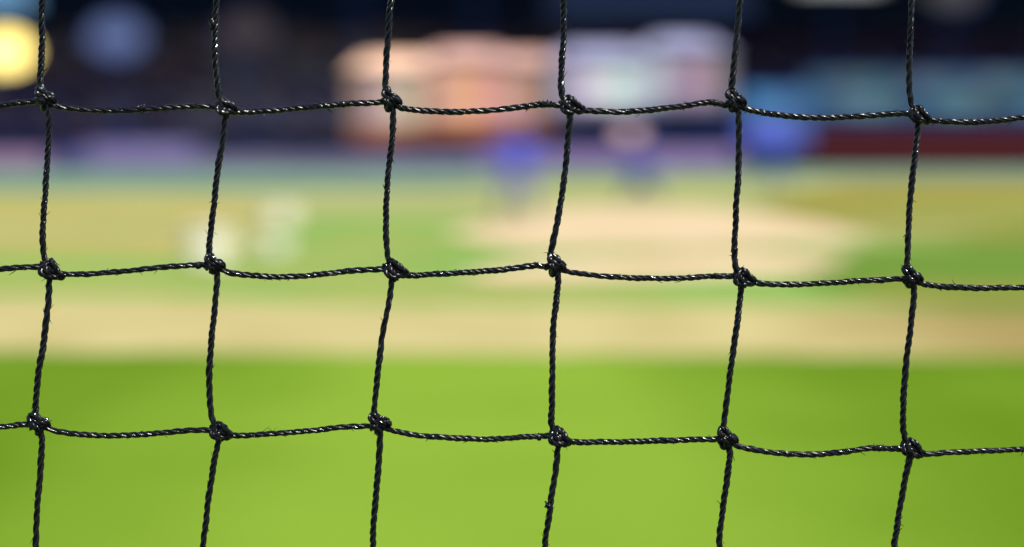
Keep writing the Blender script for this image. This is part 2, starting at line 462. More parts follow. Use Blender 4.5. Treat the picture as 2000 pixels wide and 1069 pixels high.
def tones(name, base, n, spread, seed):
    r = random.Random(seed); out = []
    for k in range(n):
        f = 1 + r.uniform(-spread, spread); g = [max(.002, c * f * (1 + r.uniform(-.18, .18))) for c in base[k % len(base)]]
        out.append(mat('%s_%d' % (name, k), tuple(g), 0.75, tuple(c * .85 for c in g), .6))
    return out
def tent(px0, px1, yr, ye, yb, Y, depth, rm, wms, label, inset=.18, seg=5, skirt=None):
    """event tent with a hipped canvas roof: panels of canvas, poles, ground skirt"""
    xl, xr = at(px0, 262, Y).x, at(px1, 262, Y).x
    root = empty('event_tent', ((xl + xr) / 2, Y, 0)); tag(root, label, 'tent')
    w = (xr - xl) / 2
    zr, ze, zb = at(1000, yr, Y + depth / 2).z, at(1000, ye, Y).z, at(1000, yb, Y).z
    i_ = w * (1 - inset)
    def slab(name, pts, m, th=(0, 0, -.03)):
        b = MB(); n = len(pts)
        b.add(pts + [tuple(a + c for a, c in zip(p, th)) for p in pts],
              [tuple(range(n)), tuple(range(n, 2 * n))[::-1]] + [(q, n + q, n + (q + 1) % n, (q + 1) % n) for q in range(n)])
        b.build(name, m, root)
    o_ = .12
    slab('roof_panel', [(-w - o_, -o_, ze), (w + o_, -o_, ze), (i_, depth / 2, zr), (-i_, depth / 2, zr)], rm)
    slab('roof_panel', [(w + o_, depth + o_, ze), (-w - o_, depth + o_, ze), (-i_, depth / 2, zr), (i_, depth / 2, zr)], rm)
    slab('roof_panel', [(-w - o_, depth + o_, ze), (-w - o_, -o_, ze), (-i_, depth / 2, zr)], rm)
    slab('roof_panel', [(w + o_, -o_, ze), (w + o_, depth + o_, ze), (i_, depth / 2, zr)], rm)
    for k in range(seg):
        x0 = -w + 2 * w * k / seg; x1 = -w + 2 * w * (k + 1) / seg
        b = MB(); b.box(x0 + .01, x1 - .01, 0, .05, zb, ze - .04); b.build('wall_panel', wms[k], root)
        if skirt is not None:
            b = MB(); b.box(x0 + .01, x1 - .01, 0.002, .05, zb - skirt[0], zb - .004); b.build('skirt_panel', skirt[1], root)
    for k in range(seg + 1):
        x = -w + 2 * w * k / seg
        b = MB(); b.tube([(x, .12, 0), (x, .12, ze - .05)], .05, 8); b.build('pole', M['steel'], root)
        b = MB(); b.tube([(x, depth - .1, 0), (x, depth - .1, ze - .05)], .05, 8); b.build('pole', M['steel'], root)
    return root
M['pinkroof'] = mat('pale_pink_canvas', (0.26, 0.15, 0.125), 0.8, (0.235, 0.145, 0.135), .5)
M['cream'] = mat('cream_canvas', (0.42, 0.26, 0.18), 0.8, (0.37, 0.24, 0.18), .5)
M['greyroof'] = mat('lavender_canvas', (0.1092, 0.1121, 0.19), 0.8, (0.1283, 0.133, 0.209), .5)
M['lilac'] = mat('lilac_canvas', (0.19, 0.13, 0.19), 0.8, (0.16, 0.135, 0.20), .5)
M['teal'] = mat('dark_teal_cloth', (0.0001, 0.005, 0.024), 0.8, (0.0002, 0.0065, 0.028), 1)
PE, ORG, CR, LI, WH = (0.53, 0.30, 0.245), (0.60, 0.29, 0.19), (0.42, 0.27, 0.19), (0.20, 0.125, 0.18), (0.38, 0.40, 0.46)
tent(690, 852, 104, 138, 250, 67.6, 2.6, M['cream'], tones('cream_tent_wall', [(0.30, .2, .15), (0.46, .30, .24), (0.54, .36, .27), PE], 4, .2, 3),
     'small cream event tent at the left end of the peach tents', seg=4, skirt=(.8, M['rust']), inset=.30)
tent(840, 985, 88, 122, 240, 67.0, 3.0, M['pinkroof'], tones('peach_tent_wall', [PE, ORG, ORG, ORG, PE], 5, .14, 8),
     'tallest peach tent with pink roof and orange walls', seg=5, skirt=(.9, M['rust']), inset=.25)
tent(978, 1080, 98, 130, 236, 67.8, 2.4, M['pinkroof'], tones('rose_tent_wall', [ORG, (0.40, .22, .16), (0.28, .19, .20)], 3, .14, 9),
     'narrow peach tent between the tallest peach tent and the pale grey one', seg=3, skirt=(.7, M['rust']), inset=.25)
tent(1084, 1262, 84, 116, 212, 67.2, 2.8, M['greyroof'], tones('grey_tent_wall', [(0.22, .21, .27), WH, (0.40, .42, .50), WH], 4, .18, 5),
     'pale grey tent with lavender roof beside the peach tents', seg=4, skirt=(.45, M['greyb']), inset=.3)
tent(1254, 1418, 66, 98, 202, 68.0, 2.8, M['greyroof'], tones('lilac_tent_wall', [WH, (0.24, .27, .31), (0.26, .19, .26), (0.28, .15, .18), (0.26, .21, .29)], 5, .18, 6),
     'taller lilac and grey tent left of the bright blue board', seg=5, skirt=(.45, M['greyb']), inset=.45)
banner(1075, 1470, -70, 40, 71.4, M['teal'], 'dark teal cloth hanging under the roof above the pale grey tent')
board('billboard', 1452, 1574, [(166, 232, [(0.045, .115, .27)]), (232, 286, [(0.075, .10, .42)])], 68.2, 'bright blue board between the lilac tent and the slate blue board', 'billboard', seg=3)
board('billboard', 1580, 2150, [(134, 170, [(0.02, .05, .09), (0.05, .075, .10), (0.035, .07, .10)]), (170, 232, [(0.018, .07, .14), (0.06, .105, .17), (0.05, .09, .15), (0.04, .06, .085)])], 70.6,
      'long slate blue board above the maroon wall at the right', 'billboard', seg=12)


# cloths hung from the roof edge, two in place of sky and light gaps
# lamps: floodlights hung from the roof or on short posts
def floodlight(px, py, Y, rad, emit, estr, label, hung=True):
    p = at(px, py, Y)
    root = empty('floodlight', p); tag(root, label, 'lamp', None)
    body = MB()
    # housing axis along -Y (towards the field)
    vs, fs = [], []
    prof = [(rad * 1.16, 0), (rad * 1.16, .05), (rad * .9, rad * .7), (rad * .35, rad * 1.1), (0.01, rad * 1.12)]
    n = 24
    for r, d in prof:
        vs += [(r * math.cos(2 * math.pi * q / n), d, r * math.sin(2 * math.pi * q / n)) for q in range(n)]
    for k in range(len(prof) - 1):
        fs += [(k * n + q, k * n + (q + 1) % n, (k + 1) * n + (q + 1) % n, (k + 1) * n + q) for q in range(n)]
    body.add(vs, fs); body.build('housing', M['steel'], root, True)
    m = mat('lamp_glow', (0.004, 0.004, 0.004), 0.3, emit=emit, estr=estr)
    g = MB()
    vs = [(0, -.03, 0)] + [(rad * math.cos(2 * math.pi * q / n), .01, rad * math.sin(2 * math.pi * q / n)) for q in range(n)]
    g.add(vs, [(0, 1 + (q + 1) % n, 1 + q) for q in range(n)]); g.build('lens', m, root)
    arm = MB()
    if hung:
        zr = 11.1 + (Y - 71) * .093 - p.z
        arm.tube([(0, rad * .5, rad * .9), (0, rad * .5, max(zr, rad + .3))], .04, 8); arm.build('hanger', M['steel'], root)
    else:
        arm.tube([(0, rad * .5, -rad * .9), (0, rad * .5, -p.z)], .04, 8); arm.build('post', M['steel'], root)
floodlight(10, 100, 71.8, 1.22, (1.0, 0.76, 0.22), .90, 'glaring yellow floodlight hanging at the left edge')
floodlight(228, 72, 71.8, 1.30, (0.30, 0.42, 0.95), .10, 'blue grey floodlight second from the left under the roof')
floodlight(484, 62, 71.8, 1.20, (0.62, 0.42, 0.55), .022, 'very faint mauve floodlight right of the blue grey one')
floodlight(1230, 262, 65.0, .42, (1.0, 0.66, 0.72), .34, 'small pinkish lamp on a post beside the squatting player', hung=False)
floodlight(1862, -26, 71.8, 1.30, (0.62, 0.60, 0.70), .03, 'dim grey floodlight at the top right corner')

# ------------------------------------------------------------------ people
def skin_mesh(verts, edges, radii, sub=2):
    me = bpy.data.meshes.new('tmp'); me.from_pydata(verts, edges, [])
    o = bpy.data.objects.new('tmp', me); C.objects.link(o)
    sk = o.modifiers.new('skin', 'SKIN'); sk.use_smooth_shade = True
    for i, r in enumerate(radii):
        v = me.skin_vertices[0].data[i]; v.radius = r if isinstance(r, tuple) else (r, r); v.use_root = (i == 0)
    ss = o.modifiers.new('sub', 'SUBSURF'); ss.levels = sub; ss.render_levels = sub
    dg = bpy.context.evaluated_depsgraph_get()
    out = bpy.data.meshes.new_from_object(o.evaluated_get(dg))
    bpy.data.objects.remove(o); bpy.data.meshes.remove(me)
    return out

M['skin'] = mat('skin', (0.2675, 0.1593, 0.1083), 0.5, (0.2293, 0.1274, 0.08918), 9)
M['hair'] = mat('dark_hair', (0.02, 0.014, 0.01), 0.6, (0.03, 0.02, 0.015), 30)
M['leather'] = mat('brown_leather', (0.16, 0.07, 0.03), 0.5, (0.12, 0.05, 0.02), 20)
M['eye'] = mat('eye', (0.03, 0.02, 0.02), 0.2, (0.02, 0.02, 0.02), 9)
M['shoe'] = mat('black_shoe', (0.02, 0.02, 0.02), 0.4, (0.03, 0.03, 0.03), 20)

def person(loc, rz, pose, shirt, trousers, cap, label, sock, bulk=1.0):
    root = empty('person', loc, rz)      # faces local -Y
    tag(root, label, 'person')
    V, E, Rd = [], [], []
    def add(p, r, par=None):
        V.append(p); Rd.append(r)
        if par is not None: E.append((par, len(V) - 1))
        return len(V) - 1
    if pose == 'stand':
        hip, knee_y, lean, hz, spread, kz = (0, 0, .98), -.03, .04, .98, .27, .52
    elif pose == 'ready':
        hip, knee_y, lean, hz, spread, kz = (0, .10, .80), -.20, .22, .80, .30, .46
    else:
        hip, knee_y, lean, hz, spread, kz = (0, .22, .50), -.24, .30, .50, .34, .46
    hx, hy, _ = hip
    pel = add((0, hy, hz), (.155, .115))
    bel = add((0, hy - lean * .35, hz + .16), (.14, .10), pel)
    che = add((0, hy - lean * .8, hz + .36), (.165, .115), bel)
    nb = add((0, hy - lean * 1.05, hz + .50), (.085, .075), che)
    nk = add((0, hy - lean * 1.12 - .01, hz + .57), .052, nb)
    jw = add((0, hy - lean * 1.15 - .035, hz + .64), (.068, .075), nk)
    hd = add((0, hy - lean * 1.15 - .02, hz + .72), (.080, .092), jw)
    cr = add((0, hy - lean * 1.15 - .005, hz + .80), (.058, .066), hd)
    add((0, hy - lean * 1.15 - .128, hz + .685), .013, hd)
    for s in (-1, 1): add((s * .093, hy - lean * 1.15 - .005, hz + .70), .014, hd)
    headc = Vector((0, hy - lean * 1.15 - .02, hz + .72))
    hands = []
    for s in (-1, 1):
        th = add((s * .10, hy - .01, hz - .07), .092, pel)
        kn = add((s * (spread * .5 + .05), knee_y, kz), .062, th)
        cf = add((s * spread * .75, knee_y + .09, kz - .13 if pose != 'crouch' else kz - .16), .056, kn)
        an = add((s * spread, .03, .09), .038, cf)
        ft = add((s * (spread + .02), -.07, .045), (.042, .036), an)
        add((s * (spread + .035), -.17, .035), (.038, .026), ft)
        sh = add((s * .19, hy - lean * .9, hz + .45), .062, che)
        if pose == 'stand':
            el = (s * .38, hy + .0, hz + .24); wr = (s * .46, hy - .12, hz + .04); dv = Vector((s * .1, -.25, -1)).normalized()
        else:
            el = (s * .36, hy - lean - .05, hz + .22); wr = (s * .27, hy - lean - .27, hz + .12); dv = Vector((-s * .2, -.8, -.5)).normalized()
        e = add(el, .044, sh)
        w = add(wr, .027, e)
        W = Vector(wr)
        pm = add(tuple(W + dv * .06), (.036, .022), w)
        hands.append(W + dv * .09)
        side = dv.cross(Vector((1, 0, 0))).normalized() if pose == 'stand' else Vector((1, 0, 0))
        curl = (Vector((-s, 0, 0)) if pose == 'stand' else Vector((0, 0, -1)))
        for q, (o_, L) in enumerate(((-.028, .075), (-.009, .085), (.010, .08), (.028, .062))):
            a0 = W + dv * .10 + side * o_
            k0 = add(tuple(a0), .0095, pm)
            k1 = add(tuple(a0 + dv * L * .5 + curl * .008), .0085, k0)
            add(tuple(a0 + dv * L * .85 + curl * .030), .0075, k1)
        t0 = add(tuple(W + dv * .05 - side * .036), .011, pm)
        add(tuple(W + dv * .09 - side * .055 + curl * .012), .009, t0)
    nh = nk
    Rd = [tuple(c * bulk for c in (r if isinstance(r, tuple) else (r, r))) if (V[q][2] < hz + .52 and q <= 4) or .05 < (r[0] if isinstance(r, tuple) else r) and V[q][2] < hz + .5 else r for q, r in enumerate(Rd)]
    me = skin_mesh(V, E, Rd, 2)
    # clothing colours by body zone
    mats = [M['skin'], shirt, trousers, M['shoe'], sock]
    mi = []
    neck_z = hz + .535
    for p in me.polygons:
        c = p.center
        if c.z < .085: k = 3
        elif c.z < .30: k = 4
        elif c.z > neck_z: k = 0
        elif any((c - h).length < .15 for h in hands) and abs(c.x) > .12 and (pose != 'stand' or abs(c.x) > .22): k = 0
        elif c.z < hz + .02 and not (pose != 'crouch' and abs(c.x) > .25 and c.z > kz + .12): k = 2
        elif pose == 'crouch' and c.z < hz + .06: k = 2
        else: k = 1
        mi.append(k)
    me.materials.clear()
    me.polygons.foreach_set('material_index', mi)
    link('body', me, mats, root, True)
    bl = MB(); zc = hz + .03
    cyb = hy - lean * .08
    bl.lathe([(.150, -.02), (.160, -.018), (.160, .018), (.150, .02)], 24, (0, 0, 0))
    bl.v = [(x * 1.02 * bulk, cyb + y * .80 * bulk, zc + z) for x, y, z in bl.v]
    bl.build('belt', M['shoe'], root, True)
    # cap with brim, hair below it
    cb = MB(); n = 18
    hc = headc + Vector((0, 0, .035))
    prof = [(.104, .0), (.106, .03), (.096, .07), (.066, .105), (.02, .122), (0.001, .124)]
    cb.lathe(prof, n, hc)
    o = cb.build('cap', cap, root, True)
    br = MB()
    pts = [(.09 * math.cos(a), -.06 - .13 * max(0, math.sin(a)), -.005 * math.sin(a)) for a in [math.pi * q / 10 for q in range(11)]]
    vs = [hc + Vector(p) + Vector((0, 0, .012)) for p in pts] + [hc + Vector(p) for p in pts]
    fs = [tuple(range(11))[::-1], tuple(range(11, 22))] + [(q, q + 1, 11 + q + 1, 11 + q) for q in range(10)] + [(10, 0, 11, 21)]
    br.add(vs, fs); br.build('brim', cap, o)
    hb = MB(); n = 14
    vs, fs = [], []
    for r, z in ((.090, .04), (.094, .0), (.086, -.05)):
        vs += [(headc.x + r * math.cos(a), headc.y + .012 + r * 1.08 * math.sin(a), headc.z + z) for a in [math.pi * q / (n - 1) for q in range(n)]]
    for k in range(2):
        fs += [(k * n + q, k * n + q + 1, (k + 1) * n + q + 1, (k + 1) * n + q) for q in range(n - 1)]
    hb.add(vs, fs); hb.build('hair', M['hair'], root, True)
    for s in (-1, 1):
        e = MB(); e.lathe([(.001, -.009), (.009, -.004), (.009, .004), (.001, .009)], 8, (s * .031, headc.y - .088, headc.z + .004)); e.build('eye', M['eye'], root, True)
    if pose != 'stand':
        g = MB(); h = hands[0]
        gc = Vector((h.x, h.y - .03, h.z))
        prof = [(.02, -.05), (.085, -.04), (.115, 0), (.10, .035), (.06, .05), (.055, .02), (.001, .0)]
        g.lathe(prof, 14, gc)
        for q in range(4):
            a = -2.2 + q * .42
            g.tube([gc + Vector((.09 * math.cos(a), .09 * math.sin(a), 0)), gc + Vector((.15 * math.cos(a), .15 * math.sin(a), .01)), gc + Vector((.19 * math.cos(a), .19 * math.sin(a), .04))], [.026, .024, .018], 7)
        g.build('glove', M['leather'], root, True)
    return root

M['vio'] = mat('violet_blue_jersey', (0.04348, 0.0688, 0.4204), 0.8, (0.05685, 0.07797, 0.4434), 3)
M['viop'] = mat('mauve_trousers', (0.1516, 0.1147, 0.3809), 0.8, (0.1159, 0.1147, 0.3975), 3)
M['royal'] = mat('royal_blue_jersey', (0.04077, 0.0774, 0.4555), 0.8, (0.03262, 0.07223, 0.3975), 3)
M['royp'] = mat('deep_blue_trousers', (0.04013, 0.05733, 0.3312), 0.8, (0.0516, 0.0688, 0.3478), 3)
M['gblue'] = mat('grey_blue_jersey', (0.02935, 0.06825, 0.3249), 0.8, (0.03669, 0.07503, 0.3249), 3)
M['brownsock'] = mat('brown_socks', (0.08918, 0.05733, 0.02548), 0.8, (0.07007, 0.04459, 0.01911), 8)
M['navysock'] = mat('navy_socks', (0.01911, 0.02548, 0.07644), 0.8, (0.01911, 0.03185, 0.08918), 8)

gx, gy = ground(1008, 442)
person((gx, gy, .012), R(8), 'stand', M['vio'], M['viop'], M['vio'], 'player in violet blue jersey and mauve trousers standing near the middle', M['brownsock'], 1.3)
gx, gy = ground(1508, 384)
person((gx, gy, .012), R(-14), 'stand', M['royal'], M['royp'], M['royal'], 'player all in royal blue in front of the blue board', M['navysock'], 1.3)
gx, gy = ground(1250, 400)
person((gx, gy, .012), R(4), 'crouch', M['gblue'], M['gblue'], M['gblue'], 'player in dull grey blue squatting low between the two standing players', M['navysock'], 1.25)

# ------------------------------------------------------------------ white buckets on the infield
M['whitep'] = mat('cream_white_plastic', (0.62, 0.59, 0.48), 0.5, (0.56, 0.53, 0.43), 4)
M['ball'] = mat('white_ball_leather', (0.80, 0.79, 0.74), 0.5, (0.70, 0.69, 0.64), 12)
def bucket(px, py, r, h, label):
    x, y = ground(px, py)
    root = empty('ball_bucket', (x, y, .013)); tag(root, label, 'bucket')
    b = MB(); b.lathe([(.01, .0), (r * .94, .0), (r, h), (r * 1.06, h), (r * 1.06, h - .03), (r * .98, h - .03)], 28); b.lathe([(r * .98, h - .002), (r * .82, .02), (.001, .02)], 28)
    b.build('body', M['whitep'], root)
    hn = MB(); hn.tube([(r * 1.08 * math.cos(a), -.02 - .6 * r * abs(math.sin(a)), h - .02 - .35 * r * math.sin(a)) for a in [math.pi * k / 12 for k in range(13)]], .006, 6)
    hn.build('handle', M['whitep'], root, True)
    return root, x, y
bucket(408, 520, .25, .50, 'largest and nearest of the three pale buckets on the infield grass at the left')
bucket(547, 442, .24, .42, 'farthest of the three pale buckets on the infield at the left')
bucket(532, 500, .20, .24, 'low wide pale bucket between the nearest and the farthest bucket at the left')

# ------------------------------------------------------------------ the net
S = NET_D / FPX                                     # metres per photo pixel on the net plane
def twine_material():
    m = bpy.data.materials.new('black_glossy_twine'); m.use_nodes = True
    nt = m.node_tree; b = nt.nodes['Principled BSDF']
    b.inputs['Roughness'].default_value = 0.27
    b.inputs['Specular IOR Level'].default_value = 0.26
    uv = nt.nodes.new('ShaderNodeUVMap')
    tc = nt.nodes.new('ShaderNodeTexCoord')
    mp = nt.nodes.new('ShaderNodeMapping'); mp.inputs['Scale'].default_value = (0.10, 5.0, 1)
    nt.links.new(uv.outputs[0], mp.inputs[0])
    n = nt.nodes.new('ShaderNodeTexNoise'); n.inputs['Scale'].default_value = 1.6; n.inputs['Detail'].default_value = 5
    nt.links.new(mp.outputs[0], n.inputs['Vector'])
    n2 = nt.nodes.new('ShaderNodeTexNoise'); n2.inputs['Scale'].default_value = 900; n2.inputs['Detail'].default_value = 3
    nt.links.new(tc.outputs['Object'], n2.inputs['Vector'])
    ad = nt.nodes.new('ShaderNodeMath'); ad.operation = 'ADD'
    nt.links.new(n.outputs['Fac'], ad.inputs[0]); nt.links.new(n2.outputs['Fac'], ad.inputs[1])
    bp = nt.nodes.new('ShaderNodeBump'); bp.inputs['Strength'].default_value = 0.8; bp.inputs['Distance'].default_value = 0.00016
    nt.links.new(ad.outputs[0], bp.inputs['Height']); nt.links.new(bp.outputs[0], b.inputs['Normal'])
    r = nt.nodes.new('ShaderNodeValToRGB')
    r.color_ramp.elements[0].color = (0.0008, 0.0010, 0.0018, 1); r.color_ramp.elements[0].position = .35
    r.color_ramp.elements[1].color = (0.004, 0.004, 0.004, 1); r.color_ramp.elements[1].position = .75
    nt.links.new(n2.outputs['Fac'], r.inputs[0]); nt.links.new(r.outputs[0], b.inputs['Base Color'])
    rr = nt.nodes.new('ShaderNodeMapRange'); rr.inputs['From Min'].default_value = .38; rr.inputs['From Max'].default_value = .62; rr.inputs['To Min'].default_value = .07; rr.inputs['To Max'].default_value = .32
    n3 = nt.nodes.new('ShaderNodeTexNoise'); n3.inputs['Scale'].default_value = 260
    nt.links.new(tc.outputs['Object'], n3.inputs['Vector'])
    nt.links.new(n3.outputs['Fac'], rr.inputs[0]); nt.links.new(rr.outputs[0], b.inputs['Roughness'])
    return m
TW = twine_material()
net = empty('safety_net', CAMP + FWD * NET_D)
# net plane: local x to the right, local y up along the plane, local z towards the camera
net.rotation_euler = cam.rotation_euler
tag(net, 'black knotted twine safety net hanging close in front of the blurred ball field', 'net')

def catmull(P, step=3.2):
    P = np.array(P, float)
    if len(P) < 3: P = np.vstack([P[0], (P[0] + P[-1]) / 2, P[-1]])
    Q = np.vstack([2 * P[0] - P[1], P, 2 * P[-1] - P[-2]])
    out = []
    for i in range(1, len(Q) - 2):
        p0, p1, p2, p3 = Q[i - 1], Q[i], Q[i + 1], Q[i + 2]
        n = max(2, int(np.linalg.norm(p2 - p1) / step))
        t0 = 0; d = lambda a, b_: max(np.linalg.norm(b_ - a), 1e-6) ** .5
        t1 = t0 + d(p0, p1); t2 = t1 + d(p1, p2); t3 = t2 + d(p2, p3)
        t = np.linspace(t1, t2, n, endpoint=False)[:, None]
        A1 = (t1 - t) / (t1 - t0) * p0 + (t - t0) / (t1 - t0) * p1
        A2 = (t2 - t) / (t2 - t1) * p1 + (t - t1) / (t2 - t1) * p2
        A3 = (t3 - t) / (t3 - t2) * p2 + (t - t2) / (t3 - t2) * p3
        B1 = (t2 - t) / (t2 - t0) * A1 + (t - t0) / (t2 - t0) * A2
        B2 = (t3 - t) / (t3 - t1) * A2 + (t - t1) / (t3 - t1) * A3
        out.append((t2 - t) / (t2 - t1) * B1 + (t - t1) / (t2 - t1) * B2)
    out.append(P[-1:])
    return np.vstack(out)

def frames(P):
    T = np.gradient(P, axis=0); T /= np.linalg.norm(T, axis=1)[:, None] + 1e-12
    N = np.zeros_like(P)
    a = np.array([0, 0, 1.0]) if abs(T[0][2]) < .9 else np.array([1.0, 0, 0])
    v = a - T[0] * a.dot(T[0]); v /= np.linalg.norm(v); N[0] = v
    for i in range(1, len(P)):
        v = N[i - 1] - T[i] * N[i - 1].dot(T[i]); N[i] = v / np.linalg.norm(v)
    return T, N, np.cross(T, N)

def twine(paths, rs=3.0, pitch=52, sides=8, step=3.2, tight=1.0, wob=.35, strands=3, fuzz=.14):
    """laid three-strand cord along each path (coordinates in px units on the net plane)"""
    VV, FF, UU = [], [], []; off = 0
    for P in paths:
        P = catmull(P, step)
        L = np.concatenate([[0], np.cumsum(np.linalg.norm(np.diff(P, axis=0), axis=1))])
        T, N, B = frames(P)
        ph0 = rng.uniform(0, 6.28)
        swell = 1 + sum(rng.uniform(.04, .14) * np.exp(-((L - rng.uniform(0, L[-1])) / rng.uniform(3, 9)) ** 2) for _ in range(3)) + .05 * np.sin(L / 31 + 2 * ph0)
        # the lay tightens and loosens a little along the cord
        u = 2 * np.pi * L / pitch + ph0 + 1.0 * np.sin(L / 52 + ph0) + .35 * np.sin(L / 21 + 3 * ph0)
        for k in range(strands):
            a = u + 2 * np.pi * k / strands
            fl = 1 + .07 * np.sin(L / 13 + k * 2 + ph0) + .05 * np.sin(L / 5.1 + k * 3)
            rr = rs * 1.155 * tight * fl
            if strands == 1: rr = rr * 0
            Cc = P + (N * np.cos(a)[:, None] + B * np.sin(a)[:, None]) * (rr[:, None] if np.ndim(rr) else rr)
            Cc = Cc + rng.normal(0, wob * .22, Cc.shape)
            T2, N2, B2 = frames(Cc)
            rad = rs * swell * (1 + .09 * np.sin(L / 9 + k + ph0) + .10 * np.sin(L / 37 + 2.1 * k + 2 * ph0)) + rng.normal(0, wob * .2, len(L))
            an = 2 * np.pi * np.arange(sides) / sides
            ring = Cc[:, None, :] + (N2[:, None, :] * np.cos(an)[None, :, None] + B2[:, None, :] * np.sin(an)[None, :, None]) * rad[:, None, None]
            n = len(P)
            VV.append(ring.reshape(-1, 3))
            i = np.arange(n - 1)[:, None] * sides; q = np.arange(sides)[None, :]; q1 = (q + 1) % sides
            f = np.stack([i + q, i + q1, i + sides + q1, i + sides + q], -1).reshape(-1, 4) + off
            FF.append(f)
            lu = np.stack([np.broadcast_to(L[:-1, None], (n - 1, sides)), np.broadcast_to(L[:-1, None], (n - 1, sides)), np.broadcast_to(L[1:, None], (n - 1, sides)), np.broadcast_to(L[1:, None], (n - 1, sides))], -1)
            qq = np.broadcast_to(q, (n - 1, sides)) / sides + k
            qv = np.stack([qq, qq + 1 / sides, qq + 1 / sides, qq], -1)
            UU.append(np.stack([lu / 6, qv], -1).reshape(-1, 2))
            off += n * sides
        # loose fibres
        for _ in range(int(len(P) * fuzz)):
            q = rng.integers(1, len(P) - 1); a = rng.uniform(0, 6.28)
            nd = N[q] * np.cos(a) + B[q] * np.sin(a)
            d = T[q] * rng.choice([-1, 1]) + nd * rng.uniform(.15, 1.1) + rng.normal(0, .25, 3)
            d /= np.linalg.norm(d)
            ln = rng.uniform(4, 11) if rng.random() < .85 else rng.uniform(10, 17)
            c = P[q] + nd * rs * 1.5
            t4 = np.array([0, .35, .7, 1.0])[:, None]
            Q = c + d * ln * t4 + (nd * rng.uniform(-3, 2) + rng.normal(0, 1.5, 3)) * t4 ** 2
            rd = np.array([.85, .7, .55, .2]) * rng.uniform(.6, 1.15)
            T3, N3, B3 = frames(Q)
            an = 2 * np.pi * np.arange(4) / 4
            ring = Q[:, None, :] + (N3[:, None, :] * np.cos(an)[None, :, None] + B3[:, None, :] * np.sin(an)[None, :, None]) * rd[:, None, None]
            VV.append(ring.reshape(-1, 3))
            i = np.arange(3)[:, None] * 4; q4 = np.arange(4)[None, :]; q5 = (q4 + 1) % 4
            f = np.stack([i + q4, i + q5, i + 4 + q5, i + 4 + q4], -1).reshape(-1, 4) + off
            FF.append(f); UU.append(np.zeros((f.size, 2)) + rng.uniform(0, 9)); off += 16
    return np.vstack(VV), np.vstack(FF), np.vstack(UU)

def np_mesh(name, V, F, U=None):
    me = bpy.data.meshes.new(name)
    me.vertices.add(len(V)); me.vertices.foreach_set('co', V.ravel())
    k = F.shape[1]
    me.loops.add(F.size); me.loops.foreach_set('vertex_index', F.ravel().astype(np.int32))
    me.polygons.add(len(F)); me.polygons.foreach_set('loop_start', np.arange(0, F.size, k, dtype=np.int32))
    me.polygons.foreach_set('use_smooth', np.ones(len(F), bool))
    if U is not None:
        uv = me.uv_layers.new(name='UVMap'); uv.data.foreach_set('uv', U.ravel())
    me.update(calc_edges=True); me.validate()
    return me

def px(p, z=0.0):
    return (p[0] - 1000, 534.5 - p[1], p[2] if len(p) > 2 else z)

# knots as photographed: rows of (x, y)
K = {}
rowk = [[(88, 193), (440, 211), (762, 196), (1112, 207), (1435, 198), (1792, 226)],
        [(98, 526), (418, 517), (768, 527), (1084, 518), (1450, 543), (1779, 542)],
        [(75, 828), (429, 842), (740, 828), (1090, 853), (1419, 856), (1778, 876)]]
for j in range(3):
    for i in range(6): K[(i, j)] = rowk[j][i]
def node(i, j):
    if (i, j) in K: return K[(i, j)]
    r = random.Random(i * 131 + j * 977)
    s = 1 if (i + j) % 2 else -1
    K[(i, j)] = (92 + 339 * i - 8 * j + s * 8 + r.uniform(-9, 9), 205 + 323 * j + 5 * i * (1 if 0 <= i < 6 else .9) + s * 7 + r.uniform(-7, 7))
    return K[(i, j)]
VT = {  # vertical cords: traced waypoints between knots
 (0,-1): [(84,0),(82,100),(79,165)], (0,0): [(96,216),(95,270),(90,350),(86,420),(84,470),(86,502)],
 (0,1): [(97,545),(93,600),(84,680),(76,730),(71,780),(69,806)], (0,2): [(81,850),(80,900),(76,960),(72,1020),(70,1069)],
 (1,-1): [(423,0),(421,50),(420,100),(424,150),(427,186)], (1,0): [(439,230),(434,280),(426,330),(418,400),(412,450),(409,496)],
 (1,1): [(424,538),(421,590),(413,670),(409,740),(411,795),(417,824)], (1,2): [(427,860),(419,900),(408,970),(402,1020),(397,1069)],
 (2,-1): [(764,0),(759,60),(754,130),(753,176)], (2,0): [(768,220),(765,280),(758,340),(754,420),(755,480),(759,508)],
 (2,1): [(766,545),(758,600),(746,660),(738,730),(733,780),(732,806)], (2,2): [(743,848),(740,900),(736,950),(731,1010),(729,1069)],
 (3,-1): [(1101,0),(1101,60),(1097,130),(1096,176),(1099,192)], (3,0): [(1113,228),(1109,280),(1103,340),(1093,410),(1083,460),(1077,496)],
 (3,1): [(1090,540),(1086,590),(1080,650),(1079,730),(1078,790),(1078,832)], (3,2): [(1090,872),(1085,920),(1077,970),(1071,1020),(1064,1069)],
 (4,-1): [(1446,0),(1441,50),(1435,110),(1430,160),(1428,178)], (4,0): [(1442,220),(1443,270),(1442,340),(1438,400),(1437,440),(1434,490),(1437,522)],
 (4,1): [(1448,562),(1441,620),(1431,690),(1423,750),(1416,810),(1413,836)], (4,2): [(1425,878),(1420,930),(1412,990),(1406,1040),(1405,1069)],
 (5,-1): [(1781,0),(1778,60),(1776,130),(1777,185),(1782,208)], (5,0): [(1793,244),(1787,300),(1779,370),(1775,430),(1773,490),(1771,520)],
 (5,1): [(1784,562),(1780,620),(1771,700),(1765,770),(1763,820),(1766,854)], (5,2): [(1776,895),(1767,940),(1758,990),(1750,1040),(1746,1069)],
}
